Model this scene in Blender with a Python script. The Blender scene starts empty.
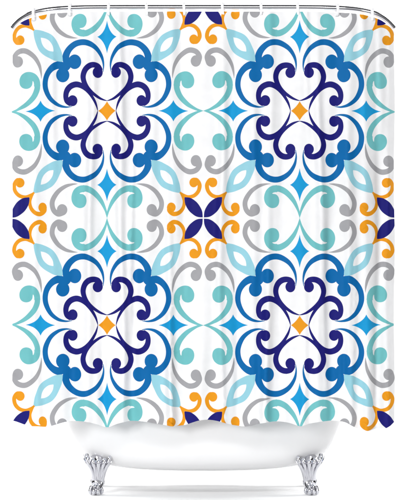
import bpy, bmesh, math, random
from mathutils import Vector, Matrix
from mathutils.geometry import delaunay_2d_cdt
random.seed(7)
PI = math.pi
S = 0.0047            # metres per photo pixel at the curtain plane
D = 10.0              # camera distance
CAMZ = 1.1817
CX = 201.0; CY = 250.0
def P(px, py, y=0.0):                      # real position of something seen at px,py when it stands at depth y
    k = (D + y) / D * S
    return Vector(((px - CX) * k, y, CAMZ - (py - CY) * k))

scene = bpy.context.scene
COL = scene.collection

# ------------------------------------------------------------------ helpers
def link(name, me, mats, parent=None, smooth=True):
    if not isinstance(mats, (list, tuple)): mats = [mats]
    for m in mats: me.materials.append(m)
    if smooth:
        for p in me.polygons: p.use_smooth = True
    o = bpy.data.objects.new(name, me); COL.objects.link(o)
    if parent: o.parent = parent
    return o
def mesh_from_bm(bm, name):
    bmesh.ops.recalc_face_normals(bm, faces=bm.faces)
    me = bpy.data.meshes.new(name); bm.to_mesh(me); bm.free(); return me
def loft(bm, rings, close=True, cap0=True, cap1=True):
    R = [[bm.verts.new(v) for v in r] for r in rings]
    n = len(R[0])
    for a, b in zip(R, R[1:]):
        for i in range(n if close else n - 1):
            j = (i + 1) % n
            bm.faces.new((a[i], a[j], b[j], b[i]))
    if cap0: bm.faces.new(R[0])
    if cap1: bm.faces.new(R[-1][::-1])
def tube(bm, pts, rads, n=16, cap=True):
    rings = []
    prev = None
    for i, p in enumerate(pts):
        a = pts[max(i-1, 0)]; b = pts[min(i+1, len(pts)-1)]
        t = (b - a).normalized()
        if prev is None:
            up = Vector((0, 0, 1)) if abs(t.z) < .9 else Vector((0, 1, 0))
            u = t.cross(up).normalized()
        else:
            u = (prev - t * prev.dot(t)).normalized()
        prev = u
        v = t.cross(u)
        r = rads[i] if isinstance(rads, (list, tuple)) else rads
        rings.append([p + u * (r*math.cos(2*PI*k/n)) + v * (r*math.sin(2*PI*k/n)) for k in range(n)])
    loft(bm, rings, True, cap, cap)
def ball(bm, c, r, sx=1, sy=1, sz=1, n=20):
    res = bmesh.ops.create_uvsphere(bm, u_segments=n, v_segments=n//2+2, radius=r)
    for v in res['verts']:
        v.co = Vector((v.co.x*sx, v.co.y*sy, v.co.z*sz)) + Vector(c)
def lerp_table(tab, x):
    if x <= tab[0][0]: return tab[0][1]
    for (a, fa), (b, fb) in zip(tab, tab[1:]):
        if x <= b: return fa + (fb-fa)*(x-a)/(b-a)
    return tab[-1][1]
def cr(p0, p1, p2, p3, t):
    return tuple(.5*((2*b) + (c-a)*t + (2*a-5*b+4*c-d)*t*t + (-a+3*b-3*c+d)*t**3) for a, b, c, d in zip(p0, p1, p2, p3))
def spline(pts, seg=8, closed=False):
    out = []; n = len(pts)
    rng = range(n) if closed else range(n-1)
    for i in rng:
        if closed: q = [pts[(i+k-1) % n] for k in range(4)]
        else: q = [pts[max(i-1, 0)], pts[i], pts[i+1], pts[min(i+2, n-1)]]
        for s in range(seg): out.append(cr(*q, s/seg))
    if not closed: out.append(tuple(pts[-1]))
    return out
def smooth_table(tab, x):
    n = len(tab)
    if x <= tab[0][0]: return tab[0][1]
    if x >= tab[-1][0]: return tab[-1][1]
    for i in range(n-1):
        if x <= tab[i+1][0]:
            a, b = tab[i], tab[i+1]; t = (x-a[0])/(b[0]-a[0])
            def sl(k):
                lo, hi = tab[max(k-1, 0)], tab[min(k+1, n-1)]
                return (hi[1]-lo[1])/(hi[0]-lo[0])
            h = b[0]-a[0]; t2 = t*t; t3 = t2*t
            return (2*t3-3*t2+1)*a[1] + (t3-2*t2+t)*h*sl(i) + (-2*t3+3*t2)*b[1] + (t3-t2)*h*sl(i+1)

# ------------------------------------------------------------------ materials
def srgb(r, g, b):
    f = lambda c: (c/255/12.92) if c/255 <= .04045 else ((c/255+.055)/1.055)**2.4
    return (f(r), f(g), f(b), 1)
def new_mat(name):
    m = bpy.data.materials.new(name); m.use_nodes = True
    return m, m.node_tree, m.node_tree.nodes['Principled BSDF']
def cloth(name, col):
    m, nt, b = new_mat(name)
    b.inputs['Roughness'].default_value = .62
    b.inputs['Specular IOR Level'].default_value = .12
    tc = nt.nodes.new('ShaderNodeTexCoord')
    nz = nt.nodes.new('ShaderNodeTexNoise'); nz.inputs['Scale'].default_value = 22; nz.inputs['Detail'].default_value = 5
    nt.links.new(tc.outputs['Object'], nz.inputs['Vector'])
    mr = nt.nodes.new('ShaderNodeMapRange'); mr.inputs['To Min'].default_value = .93; mr.inputs['To Max'].default_value = 1.06
    nt.links.new(nz.outputs['Fac'], mr.inputs['Value'])
    hs = nt.nodes.new('ShaderNodeHueSaturation'); hs.inputs['Color'].default_value = col
    nt.links.new(mr.outputs['Result'], hs.inputs['Value'])
    nt.links.new(hs.outputs['Color'], b.inputs['Base Color'])
    # fine weave
    w1 = nt.nodes.new('ShaderNodeTexWave'); w1.bands_direction = 'X'; w1.inputs['Scale'].default_value = 260
    w2 = nt.nodes.new('ShaderNodeTexWave'); w2.bands_direction = 'Z'; w2.inputs['Scale'].default_value = 260
    nt.links.new(tc.outputs['Object'], w1.inputs['Vector']); nt.links.new(tc.outputs['Object'], w2.inputs['Vector'])
    ad = nt.nodes.new('ShaderNodeMath'); ad.operation = 'ADD'
    nt.links.new(w1.outputs['Fac'], ad.inputs[0]); nt.links.new(w2.outputs['Fac'], ad.inputs[1])
    bp = nt.nodes.new('ShaderNodeBump'); bp.inputs['Strength'].default_value = .12; bp.inputs['Distance'].default_value = .0006
    nt.links.new(ad.outputs[0], bp.inputs['Height']); nt.links.new(bp.outputs['Normal'], b.inputs['Normal'])
    return m
WHITE = cloth('cloth_white', (.75, .75, .757, 1))
NAVY = cloth('print_navy', srgb(22, 20, 104))
BLUE = cloth('print_blue', srgb(0, 93, 154))
SKYB = cloth('print_bright_blue', srgb(18, 140, 194))
TEAL = cloth('print_teal', srgb(104, 175, 178))
GREY = cloth('print_grey', srgb(150, 150, 153))
PALE = cloth('print_pale_blue', srgb(138, 190, 203))
YELL = cloth('print_yellow', srgb(214, 140, 22))
def chrome(name, c):
    m, nt, b = new_mat(name)
    b.inputs['Base Color'].default_value = c; b.inputs['Metallic'].default_value = 1
    nz = nt.nodes.new('ShaderNodeTexNoise'); nz.inputs['Scale'].default_value = 35; nz.inputs['Detail'].default_value = 3
    mr = nt.nodes.new('ShaderNodeMapRange'); mr.inputs['To Min'].default_value = .05; mr.inputs['To Max'].default_value = .14
    nt.links.new(nz.outputs['Fac'], mr.inputs['Value']); nt.links.new(mr.outputs['Result'], b.inputs['Roughness'])
    return m
CHROME = chrome('chrome', (.86, .86, .89, 1)); FOOTMETAL = chrome('cast_chrome', (.66, .66, .70, 1))
m, nt, b = new_mat('enamel'); ENAMEL = m
b.inputs['Base Color'].default_value = (.75, .75, .755, 1); b.inputs['Roughness'].default_value = .22
b.inputs['Specular IOR Level'].default_value = .4
nz = nt.nodes.new('ShaderNodeTexNoise'); nz.inputs['Scale'].default_value = 6
bp = nt.nodes.new('ShaderNodeBump'); bp.inputs['Strength'].default_value = .05; bp.inputs['Distance'].default_value = .01
nt.links.new(nz.outputs['Fac'], bp.inputs['Height']); nt.links.new(bp.outputs['Normal'], b.inputs['Normal'])
m, nt, b = new_mat('white_plastic'); PLASTIC = m
b.inputs['Base Color'].default_value = (.85, .85, .86, 1); b.inputs['Roughness'].default_value = .35
m, nt, b = new_mat('white_paint'); PAINT = m
b.inputs['Base Color'].default_value = (.93, .93, .93, 1); b.inputs['Roughness'].default_value = .9
b.inputs['Specular IOR Level'].default_value = 0
nz = nt.nodes.new('ShaderNodeTexNoise'); nz.inputs['Scale'].default_value = 3
bp = nt.nodes.new('ShaderNodeBump'); bp.inputs['Strength'].default_value = .03
nt.links.new(nz.outputs['Fac'], bp.inputs['Height']); nt.links.new(bp.outputs['Normal'], b.inputs['Normal'])

# ------------------------------------------------------------------ printed pattern (one quarter of a tile, mirrored)
HX, HY = 96.3, 107.2
Z = 8.04
def q(ox, oy, pts):            # enlarged-photo coordinates to tile units
    return [((ox + p[0]/Z - 107.0)/HX, (oy + p[1]/Z - 110.9)/HY) + ((p[2]/Z/102.,) if len(p) > 2 else ()) for p in pts]
def q5(pts):
    return [((104 + p[0]/3.94 - 107.0)/HX, (108 + p[1]/3.94 - 110.9)/HY) + ((p[2]/3.94/102.,) if len(p) > 2 else ()) for p in pts]
def stroke(pts, seg=7):
    s = spline(pts, seg); L = []; R = []
    for i, p in enumerate(s):
        a = s[max(i-1, 0)]; b = s[min(i+1, len(s)-1)]
        tx, ty = b[0]-a[0], b[1]-a[1]; l = math.hypot(tx, ty) or 1
        w = max(p[2], .002)/2
        L.append((p[0]-ty/l*w, p[1]+tx/l*w)); R.append((p[0]+ty/l*w, p[1]-tx/l*w))
    # as separate quads, safe when the stroke folds over itself
    return [[L[i], L[i+1], R[i+1], R[i]] for i in range(len(L)-1)], s[-1]
def circ(c, r, n=30): return [(c[0]+r*math.cos(2*PI*k/n), c[1]+r*math.sin(2*PI*k/n)) for k in range(n)]
layers = []                    # (material index, [polygons])
def add(mi, polys, swap=True):
    layers.append((mi, polys))
    if swap: layers.append((mi, [[(b, a) for a, b in p] for p in polys]))
def outline_of(strokepts, blob=None, br=0):
    quads, end = stroke(strokepts)
    s = quads
    poly = [t[0] for t in s] + [s[-1][1], s[-1][2]] + [t[3] for t in s[::-1]]
    out = [poly]
    out.append(circ(end[:2], strokepts[-1][2]/2, 16))
    if blob: out.append(circ(blob, br))
    return out
# navy scroll
n1 = q(105, 108, [(90, 22, 4), (95, 48, 11), (110, 92, 20), (142, 148, 26), (180, 195, 34), (222, 226, 42), (265, 237, 46), (308, 222, 47), (336, 190, 47), (347, 148, 44), (340, 106, 42), (316, 84, 40)])
add(1, outline_of(n1, q(105, 108, [(293, 106)])[0], 42/Z/102))
# blue scroll + trefoil blobs
b1 = q5([(150, 29, 2), (176, 27, 7), (206, 36, 13), (236, 62, 18), (254, 104, 22), (251, 145, 23), (232, 176, 25), (205, 192, 29), (180, 185, 31)])
add(2, outline_of(b1, q5([(186, 153)])[0], 27.5/3.94/102)+[circ(q5([(168, 181)])[0], 9/3.94/102)])
# bright blue star at the tile edge
def star(cx, cy, ax, ay, k=.36, n=8):
    tips = [(ax, 0), (0, ay), (-ax, 0), (0, -ay)]; out = []
    for i in range(4):
        a, b = tips[i], tips[(i+1) % 4]; c = ((a[0]+b[0])*k, (a[1]+b[1])*k)
        for s in range(n):
            t = s/n; out.append((cx+(1-t)**2*a[0]+2*t*(1-t)*c[0]+t*t*b[0], cy+(1-t)**2*a[1]+2*t*(1-t)*c[1]+t*t*b[1]))
    return out
add(3, [star(.69, 0, .155, .1, .22)])
# teal scroll
t1 = q(155, 108, [(396, 18, 6), (365, 26, 13), (325, 40, 21), (262, 78, 35), (205, 138, 44), (177, 200, 48), (176, 245, 49)])
head = q(155, 108, [(154, 222), (151.5, 245), (155, 270), (167, 298), (186, 321), (212, 336), (242, 342), (272, 336), (297, 317), (312, 290), (316, 262), (309, 232), (290, 212), (262, 205), (235, 213), (218, 233), (213.5, 256), (212, 268), (205, 260), (201, 242), (197, 222)])
add(4, outline_of(t1)[:1] + [spline(head, 5, True)])
# grey scroll
g1 = q5([(270, 140, 1), (272, 165, 8), (280, 196, 14), (300, 228, 17.5), (332, 250, 20), (361, 246, 20), (376, 226, 21), (370, 206, 26)])
add(5, outline_of(g1, q5([(362, 208)])[0], 21.5/3.94/102))
# pale blue leaf ring
up = [(.464, .458), (.54, .468), (.601, .494), (.665, .530), (.712, .578), (.747, .66), (.760, .712), (.767, .767)]
s = spline([(a, b) for a, b in up], 5)
leaf = s + [(b, a) for a, b in s[::-1][1:-1]]
uh = [(.555, .552), (.605, .562), (.652, .596), (.678, .64), (.688, .688)]
s = spline(uh, 5); hole = s + [(b, a) for a, b in s[::-1][1:-1]]
add(6, [leaf], False); add(0, [hole], False)
# yellow scrolls, navy leaf
y1 = q(155, 163, [(200, 236, 14), (232, 258, 22), (270, 272, 26), (315, 262, 30), (348, 228, 32), (359, 187, 35), (351, 160, 37), (332, 143, 46), (314, 154, 70)])
add(7, outline_of(y1, q(155, 163, [(311, 157)])[0], 37/Z/102))
nl = [(.806, .804), (.868, .812), (.930, .850), (.972, .902), (.990, .945), (.994, .993)]
s = spline(nl, 6); add(1, [s + [(b, a) for a, b in s[::-1][1:-1]]], False)
add(7, [star(0, 0, .09, .09, .38)], False)

# ------------------------------------------------------------------ curtain
TOP = [(12.3, 30), (15, 26.5), (19, 23), (25, 19.3), (34, 16.2), (50, 13.7), (70, 12.4), (100, 11.8), (150, 11.6), (203, 11.6), (256, 11.6), (306, 11.8), (336, 12.4), (356, 13.7), (372, 16.2), (381, 19.3), (387, 23), (391, 26.5), (394, 30)]
HEM = [(12, 421.5), (16, 422.3), (20, 423.8), (25, 425.5), (30, 426.8), (40, 427.3), (48, 426.8), (54, 425.2), (60, 423.4), (66, 422.0), (74, 421.3), (86, 421.6), (97, 424.3), (107, 427.6), (116, 424.2), (126, 421.6), (136, 421.2), (146, 421.8), (157, 423.8), (166, 425.2), (176, 425.8), (185, 425), (192, 422.6), (200, 420), (210, 419.8), (222, 422), (232, 425), (242, 426.6), (250, 426), (257, 424), (266, 422), (280, 421.4), (290, 423.2), (300, 426), (309, 423.6), (320, 421.6), (334, 421), (345, 422.3), (352, 426), (360, 429.8), (369, 431), (377, 429.2), (385, 429.4), (390, 426.6), (394, 423)]
FOLDS = [(18, 5, 1.0), (36, 7, -.8), (52, 6, .8), (72, 9, -.7), (90, 5.5, 1.2), (104, 6, -.7), (121, 5, 1.2), (134, 6, -.8), (150, 7, .6), (170, 5.5, 1.2), (184, 6, -.6), (203, 9, .6), (222, 5.5, 1.0), (236, 6, -.8), (252, 6, .7), (268, 5.5, 1.2), (284, 6, -.6), (302, 6, .6), (318, 6, 1.2), (334, 7, -.7), (350, 6, .8), (366, 5, 1.0), (378, 5, -.8), (390, 4, .5)]
rc = random.Random(3)
CREASES = [(rc.uniform(16, 392), rc.uniform(2.2, 3.8), rc.choice((-.26, .26, .34)), rc.uniform(20, 420), rc.uniform(40, 110)) for _ in range(26)]
FOLD_AMP = .024
def edge_back(px):      # the rod bends back a little at both ends
    e = max(0, 60 - (px-12.3), 60 - (394-px))/60.
    return .075*e**2.2
def fold(px, py):
    t = (py-12)/410.
    y = 0
    for i, (c, w, a) in enumerate(FOLDS):
        cc = c + 2.2*math.sin(py*.011+i*1.7) + 1.0*math.sin(py*.027+i*2.9)
        ww = .88*w*(1+.18*math.sin(py*.009+i*2.3))
        aa = a*(.75+.35*math.sin(py*.0125+i*3.1)) * (.55+.75*t)
        y += aa*math.exp(-((px-cc)/ww)**2)
    # narrow creases that come and go along the drop
    for i, (c, w, a, y0, h) in enumerate(CREASES):
        y += a*math.exp(-((px-c-2*math.sin(py*.02+i))/w)**2)*math.exp(-((py-y0)/h)**2)
    y += .05*math.sin(px*.31+.02*py)*math.sin(py*.05+px*.02) + .035*math.sin(px*.11+py*.083)
    return -y*FOLD_AMP + edge_back(px)
verts = []; edges = []; faces = []; fmat = []
def addpoly(poly, mi):
    b = len(verts); verts.extend(Vector(p) for p in poly); faces.append(list(range(b, b+len(poly)))); fmat.append(mi)
outline = []
x = 12.2
xs = []
while x < 394.2: xs.append(x); x += 2.0
xs.append(394.2)
outline += [(x, smooth_table(TOP, x)) for x in xs]
outline += [(394.2-.5*math.sin(y*.045), y) for y in range(36, 420, 6)]
outline += [(x, smooth_table(HEM, x)) for x in xs[::-1]]
outline += [(12.2+.5*math.sin(y*.04), y) for y in range(416, 32, -6)]
addpoly(outline[::-1], -1)
def area(p): return sum(a[0]*b[1]-b[0]*a[1] for a, b in zip(p, p[1:]+p[:1]))
for tx in (107.0, 299.6):
    for ty in (110.9, 325.2):
        for sx in (1, -1):
            for sy in (1, -1):
                for mi, polys in layers:
                    for p in polys:
                        pp = [(tx+sx*a*HX, ty+sy*b*HY) for a, b in p]
                        if max(a[1] for a in pp) < 8 or min(a[1] for a in pp) > 434: continue
                        b0 = len(verts); verts.extend(Vector(c) for c in pp)
                        edges.extend((b0+k, b0+(k+1) % len(pp)) for k in range(len(pp)))
# grid points so that the cloth can fold
y = 14.0
r = 0
while y < 431:
    x = 12.8 + (1.2 if r % 2 else 0)
    while x < 394:
        if smooth_table(TOP, x)+.8 < y < smooth_table(HEM, x)-.8: verts.append(Vector((x, y)))
        x += 2.4
    y += 5.0; r += 1
ov, oe, of_, iv, ie, if_ = delaunay_2d_cdt(verts, edges, faces, 1, .04, False)
# material of each triangle: point-in-polygon against its own candidates, later layers on top
def inside(pt, poly):
    x, y = pt; c = False; n = len(poly); j = n-1
    for i in range(n):
        xi, yi = poly[i]; xj, yj = poly[j]
        if (yi > y) != (yj > y) and x < (xj-xi)*(y-yi)/(yj-yi)+xi: c = not c
        j = i
    return c
bm = bmesh.new()
BV = []
for v in ov:
    px, py = v.x, v.y
    y = fold(px, py)
    BV.append(bm.verts.new(((px-CX)*S*(1+edge_back(px)/D), y, CAMZ-(py-CY)*S)))
LP = []
for mi, polys in layers:
    for p in polys: LP.append((mi, p, min(c[0] for c in p), max(c[0] for c in p), min(c[1] for c in p), max(c[1] for c in p)))
LP.reverse()
for f in of_:
    cx = sum(ov[i].x for i in f)/len(f); cy = sum(ov[i].y for i in f)/len(f)
    if not inside((cx, cy), outline): continue
    uu = abs(cx-(107.0 if cx < 203.3 else 299.6))/HX; vv = abs(cy-(110.9 if cy < 218.05 else 325.2))/HY
    mi = 0
    for m_, p, x0, x1, y0, y1 in LP:
        if x0 <= uu <= x1 and y0 <= vv <= y1 and inside((uu, vv), p): mi = m_; break
    try:
        bf = bm.faces.new([BV[i] for i in f]); bf.material_index = mi
    except ValueError: pass
bmesh.ops.remove_doubles(bm, verts=bm.verts, dist=.0006)
bmesh.ops.dissolve_degenerate(bm, edges=bm.edges, dist=.0004)
for v in [v for v in bm.verts if not v.link_faces]: bm.verts.remove(v)
bm.normal_update()
for f in bm.faces:
    if f.normal.y > 0: f.normal_flip()
me = bpy.data.meshes.new('shower_curtain'); bm.to_mesh(me); bm.free()
for p in me.polygons: p.use_smooth = True
NR = []
for v in me.vertices:          # exact normals of the folded surface, free of triangulation slivers
    px = v.co.x/S+CX; py = (CAMZ-v.co.z)/S+CY; h = .25
    dx = (fold(px+h, py)-fold(px-h, py))/(2*h*S); dz = -(fold(px, py+h)-fold(px, py-h))/(2*h*S)
    NR.append(Vector((dx, -1, dz)).normalized())
me.normals_split_custom_set_from_vertices(NR)
curtain = link('shower_curtain', me, [WHITE, NAVY, BLUE, SKYB, TEAL, GREY, PALE, YELL])
curtain['label'] = 'white shower curtain printed with navy, blue, teal, grey and yellow scrolls'
curtain['category'] = 'shower curtain'

# ------------------------------------------------------------------ rod
ROD = [(12.3, 27.6), (15, 24.2), (19, 20.4), (25, 16.4), (34, 12.6), (50, 9.4), (70, 7.9), (100, 7.3), (150, 7.2), (203, 7.2), (256, 7.2), (306, 7.3), (336, 7.9), (356, 9.4), (372, 12.6), (381, 16.4), (387, 20.4), (391, 24.2), (394, 27.6)]
def rod_pt(px):
    y = edge_back(px)
    v = P(px, smooth_table(ROD, px), y); return Vector((v.x, y+.002, v.z))
bm = bmesh.new()
pts = [rod_pt(12.3 + (394-12.3)*(.5-.5*math.cos(PI*k/120))) for k in range(121)]
tube(bm, pts, .0122, 28)
rod = link('curtain_rod', mesh_from_bm(bm, 'curtain_rod'), CHROME)
rod['label'] = 'long polished chrome curtain rod with both ends curving down above the curtain'; rod['category'] = 'curtain rod'
for k in (0, -1):
    pass

# ------------------------------------------------------------------ hooks
def hook_loop(bm):
    # oval band around the rod, in the YZ plane, width along x
    n = 36; rings = []
    for k in range(n):
        a = 2*PI*k/n
        ry, rz = .0185, .0295
        c = Vector((0, ry*math.cos(a), rz*math.sin(a)-.008))
        nrm = Vector((0, math.cos(a)*rz, math.sin(a)*ry)).normalized()
        w, t = .0062, .0017
        ring = []
        for j in range(12):
            b_ = 2*PI*j/12
            ring.append(c + Vector((math.copysign(abs(math.cos(b_))**.6, math.cos(b_))*w, 0, 0)) + nrm*(math.copysign(abs(math.sin(b_))**.6, math.sin(b_))*t))
        rings.append(ring)
    R = [[bm.verts.new(v) for v in r] for r in rings]
    for i in range(n):
        a, b_ = R[i], R[(i+1) % n]
        for j in range(12):
            bm.faces.new((a[j], a[(j+1) % 12], b_[(j+1) % 12], b_[j]))
first = bpy.data.objects.new('curtain_hook', None); COL.objects.link(first)
bm = bmesh.new(); hook_loop(bm); link('loop', mesh_from_bm(bm, 'hook_loop'), PLASTIC, first)
bm = bmesh.new()
tube(bm, [Vector((-.001, -.0165, .014)), Vector((.0005, -.012, .021)), Vector((.0025, -.006, .026))], [.0028, .0032, .0022], 10)
link('clasp', mesh_from_bm(bm, 'hook_clasp'), PLASTIC, first)
HX_ = [34, 70.4, 108.8, 146.5, 184, 223, 260.5, 298, 336.8, 372.3]
ORD = ['leftmost curtain hook, white, where the rod starts curving down',
       'second white curtain hook from the left end of the rod',
       'third white curtain hook from the left, above the left blue star',
       'fourth white curtain hook from the left end of the rod',
       'fifth white curtain hook from the left, just left of the middle of the rod',
       'sixth white curtain hook from the left, just right of the middle of the rod',
       'fourth white curtain hook from the right end of the rod',
       'third white curtain hook from the right, above the right blue star',
       'second white curtain hook from the right end of the rod',
       'rightmost curtain hook, white, where the rod curves down on the right']
for i, hx in enumerate(HX_):
    if i == 0: o = first
    else:
        o = first.copy(); COL.objects.link(o)
        for ch in first.children[:2]:
            c = ch.copy(); COL.objects.link(c); c.parent = o
    o.location = rod_pt(hx)
    o.rotation_euler = (0, random.uniform(-.08, .08), random.uniform(-.25, .25))
    o['label'] = ORD[i]; o['category'] = 'curtain hook'; o['group'] = 'hooks along the curtain rod'

# ------------------------------------------------------------------ bathtub
TY = .46
tub = bpy.data.objects.new('bathtub', None); COL.objects.link(tub)
TX = (203.7-CX)*S*1.045
tub.location = (TX, TY, 0)
tub['label'] = 'white clawfoot bathtub with chrome feet standing behind the curtain'; tub['category'] = 'bathtub'
kk = (D+TY)/D*S
# silhouette: (pixel row, half width in pixels)
SIL = [(468.2, 0), (468.1, 30), (467.7, 55), (466.6, 76), (464.2, 94), (461, 104.5), (457.6, 112.5), (453.5, 119), (448, 125), (441, 129.6), (433, 133.2), (424, 136.6), (415, 139), (400, 142), (385, 144), (374, 145.5)]
def zz(py): return CAMZ-(py-CY)*kk
prof = [(w*kk, zz(py)) for py, w in SIL]
prof = [(a, z) for a, z in spline(prof, 4)]
A = prof[-1][0]
def plan(a, frac_b, z, n=96, e=2.35):
    out = []
    for k in range(n):
        t = 2*PI*k/n; c, s_ = math.cos(t), math.sin(t)
        out.append(Vector((math.copysign(abs(c)**(2/e), c)*a, math.copysign(abs(s_)**(2/e), s_)*frac_b, z)))
    return out
def bw(a): return .345*(a/A)**.9 if a > 0 else 0
# camera looks down a little: raise nothing, the silhouette is taken at the tub's centre line
rings = [plan(max(a, .01), max(bw(a), .006), z) for a, z in prof]
inner = [plan(max(a-.012, .008), max(bw(a)-.012, .005), z+.014) for a, z in prof[::-1]]
bm = bmesh.new()
loft(bm, rings + [plan(A-.012, bw(A)-.012, prof[-1][1]+.004)] + inner[1:], True, True, True)
link('basin', mesh_from_bm(bm, 'basin'), ENAMEL, tub)
# rolled rim: torus-like sweep around the top edge
bm = bmesh.new()
cl = plan(A+.006, bw(A)+.006, prof[-1][1]+.004, 120)
R = []
for i, p in enumerate(cl):
    t = (cl[(i+1) % 120]-cl[i-1]).normalized(); nrm = Vector((t.y, -t.x, 0))
    R.append([bm.verts.new(p+nrm*(.026*math.cos(2*PI*k/14))+Vector((0, 0, .017*math.sin(2*PI*k/14)))) for k in range(14)])
for i in range(120):
    a, b_ = R[i], R[(i+1) % 120]
    for k in range(14): bm.faces.new((a[k], a[(k+1) % 14], b_[(k+1) % 14], b_[k]))
link('rim', mesh_from_bm(bm, 'rim'), ENAMEL, tub)

# --- one claw foot, built facing -y (front), outer side at -x; origin on the floor under the ankle
def foot_meshes():
    u = S*1.02
    # centreline offset, half width x, half depth y by height (photo rows above the floor)
    rows = [  # h, cx, wx, cy, wy
        (5.5, -3.2, 5.6, -2.5, 5.0), (7.5, -2.2, 6.2, -1.2, 5.2), (10.5, -1.0, 6.3, .5, 5.0), (14, -.2, 6.2, 1.2, 4.6), (18, .2, 6.7, 1.0, 4.6),
        (22, .4, 7.5, .2, 5.0), (26, .5, 9.0, -.6, 5.4), (29.5, .6, 11.0, -.6, 5.4), (33, .4, 12.7, .8, 5.0), (36, .2, 13.5, 3.2, 4.4), (39, 0, 13.2, 6.2, 3.6)]
    s_ = spline(rows, 5)
    n = 72; rings = []
    for (h, cx, wx, cy, wy) in s_:
        t = min(1, max(0, (h-9)/26)); ring = []
        for k in range(n):
            a = 2*PI*k/n
            fl = 1 + .20*t*t*math.cos(a*9+.3)
            ring.append(Vector(((cx+wx*fl*math.cos(a))*u, (cy+wy*fl*math.sin(a)*(.85+.15*math.sin(a)))*u, h*u + (u*2.2*t*math.cos(a*4)))))
        rings.append(ring)
    bm = bmesh.new(); loft(bm, rings); stem = mesh_from_bm(bm, 'foot_stem')
    bm = bmesh.new(); ball(bm, (-2.6*u, -1.6*u, 4.6*u), 4.6*u, 1.05, 1.0, 1.0, 24); bl = mesh_from_bm(bm, 'foot_ball')
    toes = []
    for ang in (-150, -108, -66, 10, 80):
        d = Vector((math.cos(math.radians(ang)), math.sin(math.radians(ang)), 0))
        c0 = Vector((-2.4*u, -1.4*u, 0))
        pts = [c0+d*(1.2*u)+Vector((0, 0, 12.0*u)), c0+d*(4.3*u)+Vector((0, 0, 9.6*u)), c0+d*(5.9*u)+Vector((0, 0, 6.6*u)), c0+d*(6.2*u)+Vector((0, 0, 3.8*u)), c0+d*(5.4*u)+Vector((0, 0, 1.7*u)), c0+d*(4.4*u)+Vector((0, 0, .5*u))]
        pp = [Vector(p) for p in spline([tuple(p) for p in pts], 4)]
        base = [1.5, 1.9, 1.65, 1.95, 1.4, .35]
        rr = [r_[0]*u for r_ in spline([(b_,) for b_ in base], 4)]
        bm = bmesh.new(); tube(bm, pp, rr, 14); toes.append(mesh_from_bm(bm, 'foot_toe'))
    leaves = []
    for k, (ax, hh, wd) in enumerate([(-9.8, 37, 2.3), (-4.8, 35, 2.6), (.6, 34, 2.9), (6.0, 35, 2.6), (10.8, 37, 2.3)]):
        # curled acanthus leaf tips along the top of the foot
        hh += 2
        pts = [(ax*.36, -3.2, 15), (ax*.5, -4.7, 21), (ax*.68, -6.0, 26.5), (ax*.9, -6.8, 31), (ax*1.08, -6.2, hh-1.5), (ax*1.12, -4.4, hh+.8)]
        pp = [Vector(p)*u for p in spline(pts, 5)]
        rr = [r_[0]*u for r_ in spline([(.15,), (.55,), (wd*.5,), (wd*.85,), (wd*.85,), (wd*.35,)], 5)]
        bm = bmesh.new(); tube(bm, pp, rr, 12); leaves.append(mesh_from_bm(bm, 'foot_leaf'))
    return stem, bl, toes, leaves
stem, bl, toes, leaves = foot_meshes()
for me_ in [stem, bl]+toes+leaves:
    me_.materials.append(FOOTMETAL)
    for p in me_.polygons: p.use_smooth = True
def add_foot(x, y, mx, my):
    f = bpy.data.objects.new('foot', stem); COL.objects.link(f); f.parent = tub
    f.location = (x-TX, y-TY, 0); f.scale = (mx, my, 1)
    for nm, ms in (('ball', [bl]), ('claw', toes), ('leaf', leaves)):
        for me_ in ms:
            c = bpy.data.objects.new(nm, me_); COL.objects.link(c); c.parent = f
FY = .27
xl = (98.3-CX)*S*(D+FY)/D; xr = (309.3-CX)*S*(D+FY)/D
add_foot(xl, FY, 1, 1); add_foot(xr, FY, -1, 1)
FB = TY*2-FY
xl2 = (98.0-CX)*S*(D+FB)/D*.985; xr2 = (309.5-CX)*S*(D+FB)/D*.985
add_foot(xl2, FB, 1, -1); add_foot(xr2, FB, -1, -1)

# ------------------------------------------------------------------ studio sweep: floor and backdrop
bm = bmesh.new()
pr = [(-1.4, 0), (2.4, 0)] + [(2.4+1.4*math.sin(a*PI/24), 1.4-1.4*math.cos(a*PI/24)) for a in range(1, 13)] + [(3.8, 3.4)]
R = [[bm.verts.new((x, y, z)) for x in (-7, -3.5, 0, 3.5, 7)] for y, z in pr]
for a, b_ in zip(R, R[1:]):
    for k in range(4): bm.faces.new((a[k], a[k+1], b_[k+1], b_[k]))
fl = link('floor', mesh_from_bm(bm, 'floor'), PAINT); fl['kind'] = 'structure'

# ------------------------------------------------------------------ lights
def area(name, loc, target, sx, sy, power):
    l = bpy.data.lights.new(name, 'AREA'); l.shape = 'RECTANGLE'; l.size = sx; l.size_y = sy; l.energy = power
    o = bpy.data.objects.new(name, l); COL.objects.link(o); o.location = loc
    o.rotation_euler = (Vector(target)-Vector(loc)).to_track_quat('-Z', 'Y').to_euler(); return o
area('backdrop_lamp', (-3.4, 1.2, 3.4), (0, 3.4, .4), 1.2, 2.5, 135)
area('backdrop_lamp', (3.4, 1.2, 3.4), (0, 3.4, .4), 1.2, 2.5, 135)
area('top_lamp', (0, 1.8, 4.2), (0, 1.0, 0), 3.5, 1.2, 40)
area('front_top_lamp', (0, -4.2, 3.5), (0, .1, .4), 3.2, .8, 100)
area('key_lamp', (-4.0, -7.6, 2.1), (0, 0, 1.3), 1.2, 2.0, 375)
area('fill_lamp', (5.5, -7.0, 2.0), (0, 0, 1.2), 1.6, 2.2, 60)
w = bpy.data.worlds.new('World'); scene.world = w; w.use_nodes = True
nt = w.node_tree; bg = nt.nodes['Background']
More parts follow.
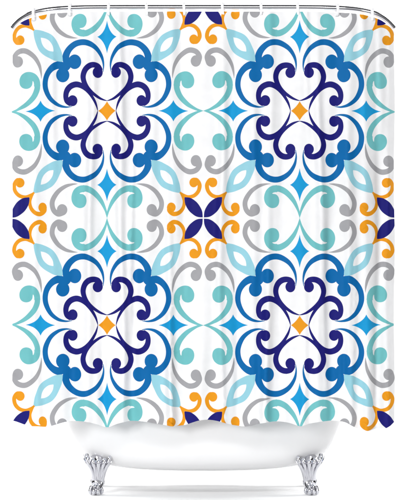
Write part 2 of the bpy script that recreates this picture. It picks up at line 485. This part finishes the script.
tc = nt.nodes.new('ShaderNodeTexCoord'); sp = nt.nodes.new('ShaderNodeSeparateXYZ')
nt.links.new(tc.outputs['Generated'], sp.inputs[0])
rp = nt.nodes.new('ShaderNodeValToRGB')
el = rp.color_ramp.elements
# made-up surround for reflections: dim below and overhead, pale near the horizon
el[0].position = .40; el[0].color = (.16, .16, .17, 1); el[1].position = .47; el[1].color = (.45, .45, .45, 1)
for p_, c_ in ((.76, .45), (.83, .05)):
    e = el.new(p_); e.color = (c_, c_, c_*1.03, 1)
ma = nt.nodes.new('ShaderNodeMath'); ma.operation = 'MULTIPLY_ADD'; ma.inputs[1].default_value = .5; ma.inputs[2].default_value = .5
nt.links.new(sp.outputs['Z'], ma.inputs[0]); nt.links.new(ma.outputs[0], rp.inputs[0])
ab = nt.nodes.new('ShaderNodeMath'); ab.operation = 'ABSOLUTE'; nt.links.new(sp.outputs['X'], ab.inputs[0])
sd = nt.nodes.new('ShaderNodeMapRange'); sd.interpolation_type = 'SMOOTHSTEP'
for k_, v_ in (('From Min', .6), ('From Max', .85), ('To Min', 1.0), ('To Max', .08)): sd.inputs[k_].default_value = v_
nt.links.new(ab.outputs[0], sd.inputs['Value'])
vm = nt.nodes.new('ShaderNodeVectorMath'); vm.operation = 'SCALE'   # added darkening at the sides, like black flags, for tub and chrome edges
nt.links.new(rp.outputs[0], vm.inputs[0]); nt.links.new(sd.outputs['Result'], vm.inputs['Scale'])
nt.links.new(vm.outputs[0], bg.inputs['Color'])
bg.inputs['Strength'].default_value = 1.0

# ------------------------------------------------------------------ camera
cam = bpy.data.cameras.new('camera'); co = bpy.data.objects.new('camera', cam); COL.objects.link(co)
co.location = (0, -D, CAMZ); co.rotation_euler = (PI/2, 0, 0)
cam.sensor_fit = 'VERTICAL'; cam.sensor_height = 24
cam.lens = 24*D/(500*S)
cam.clip_start = .5; cam.clip_end = 60
scene.camera = co
vs = scene.view_settings; vs.view_transform = 'Standard'; vs.look = 'None'; vs.gamma = 1; vs.exposure = 0.12
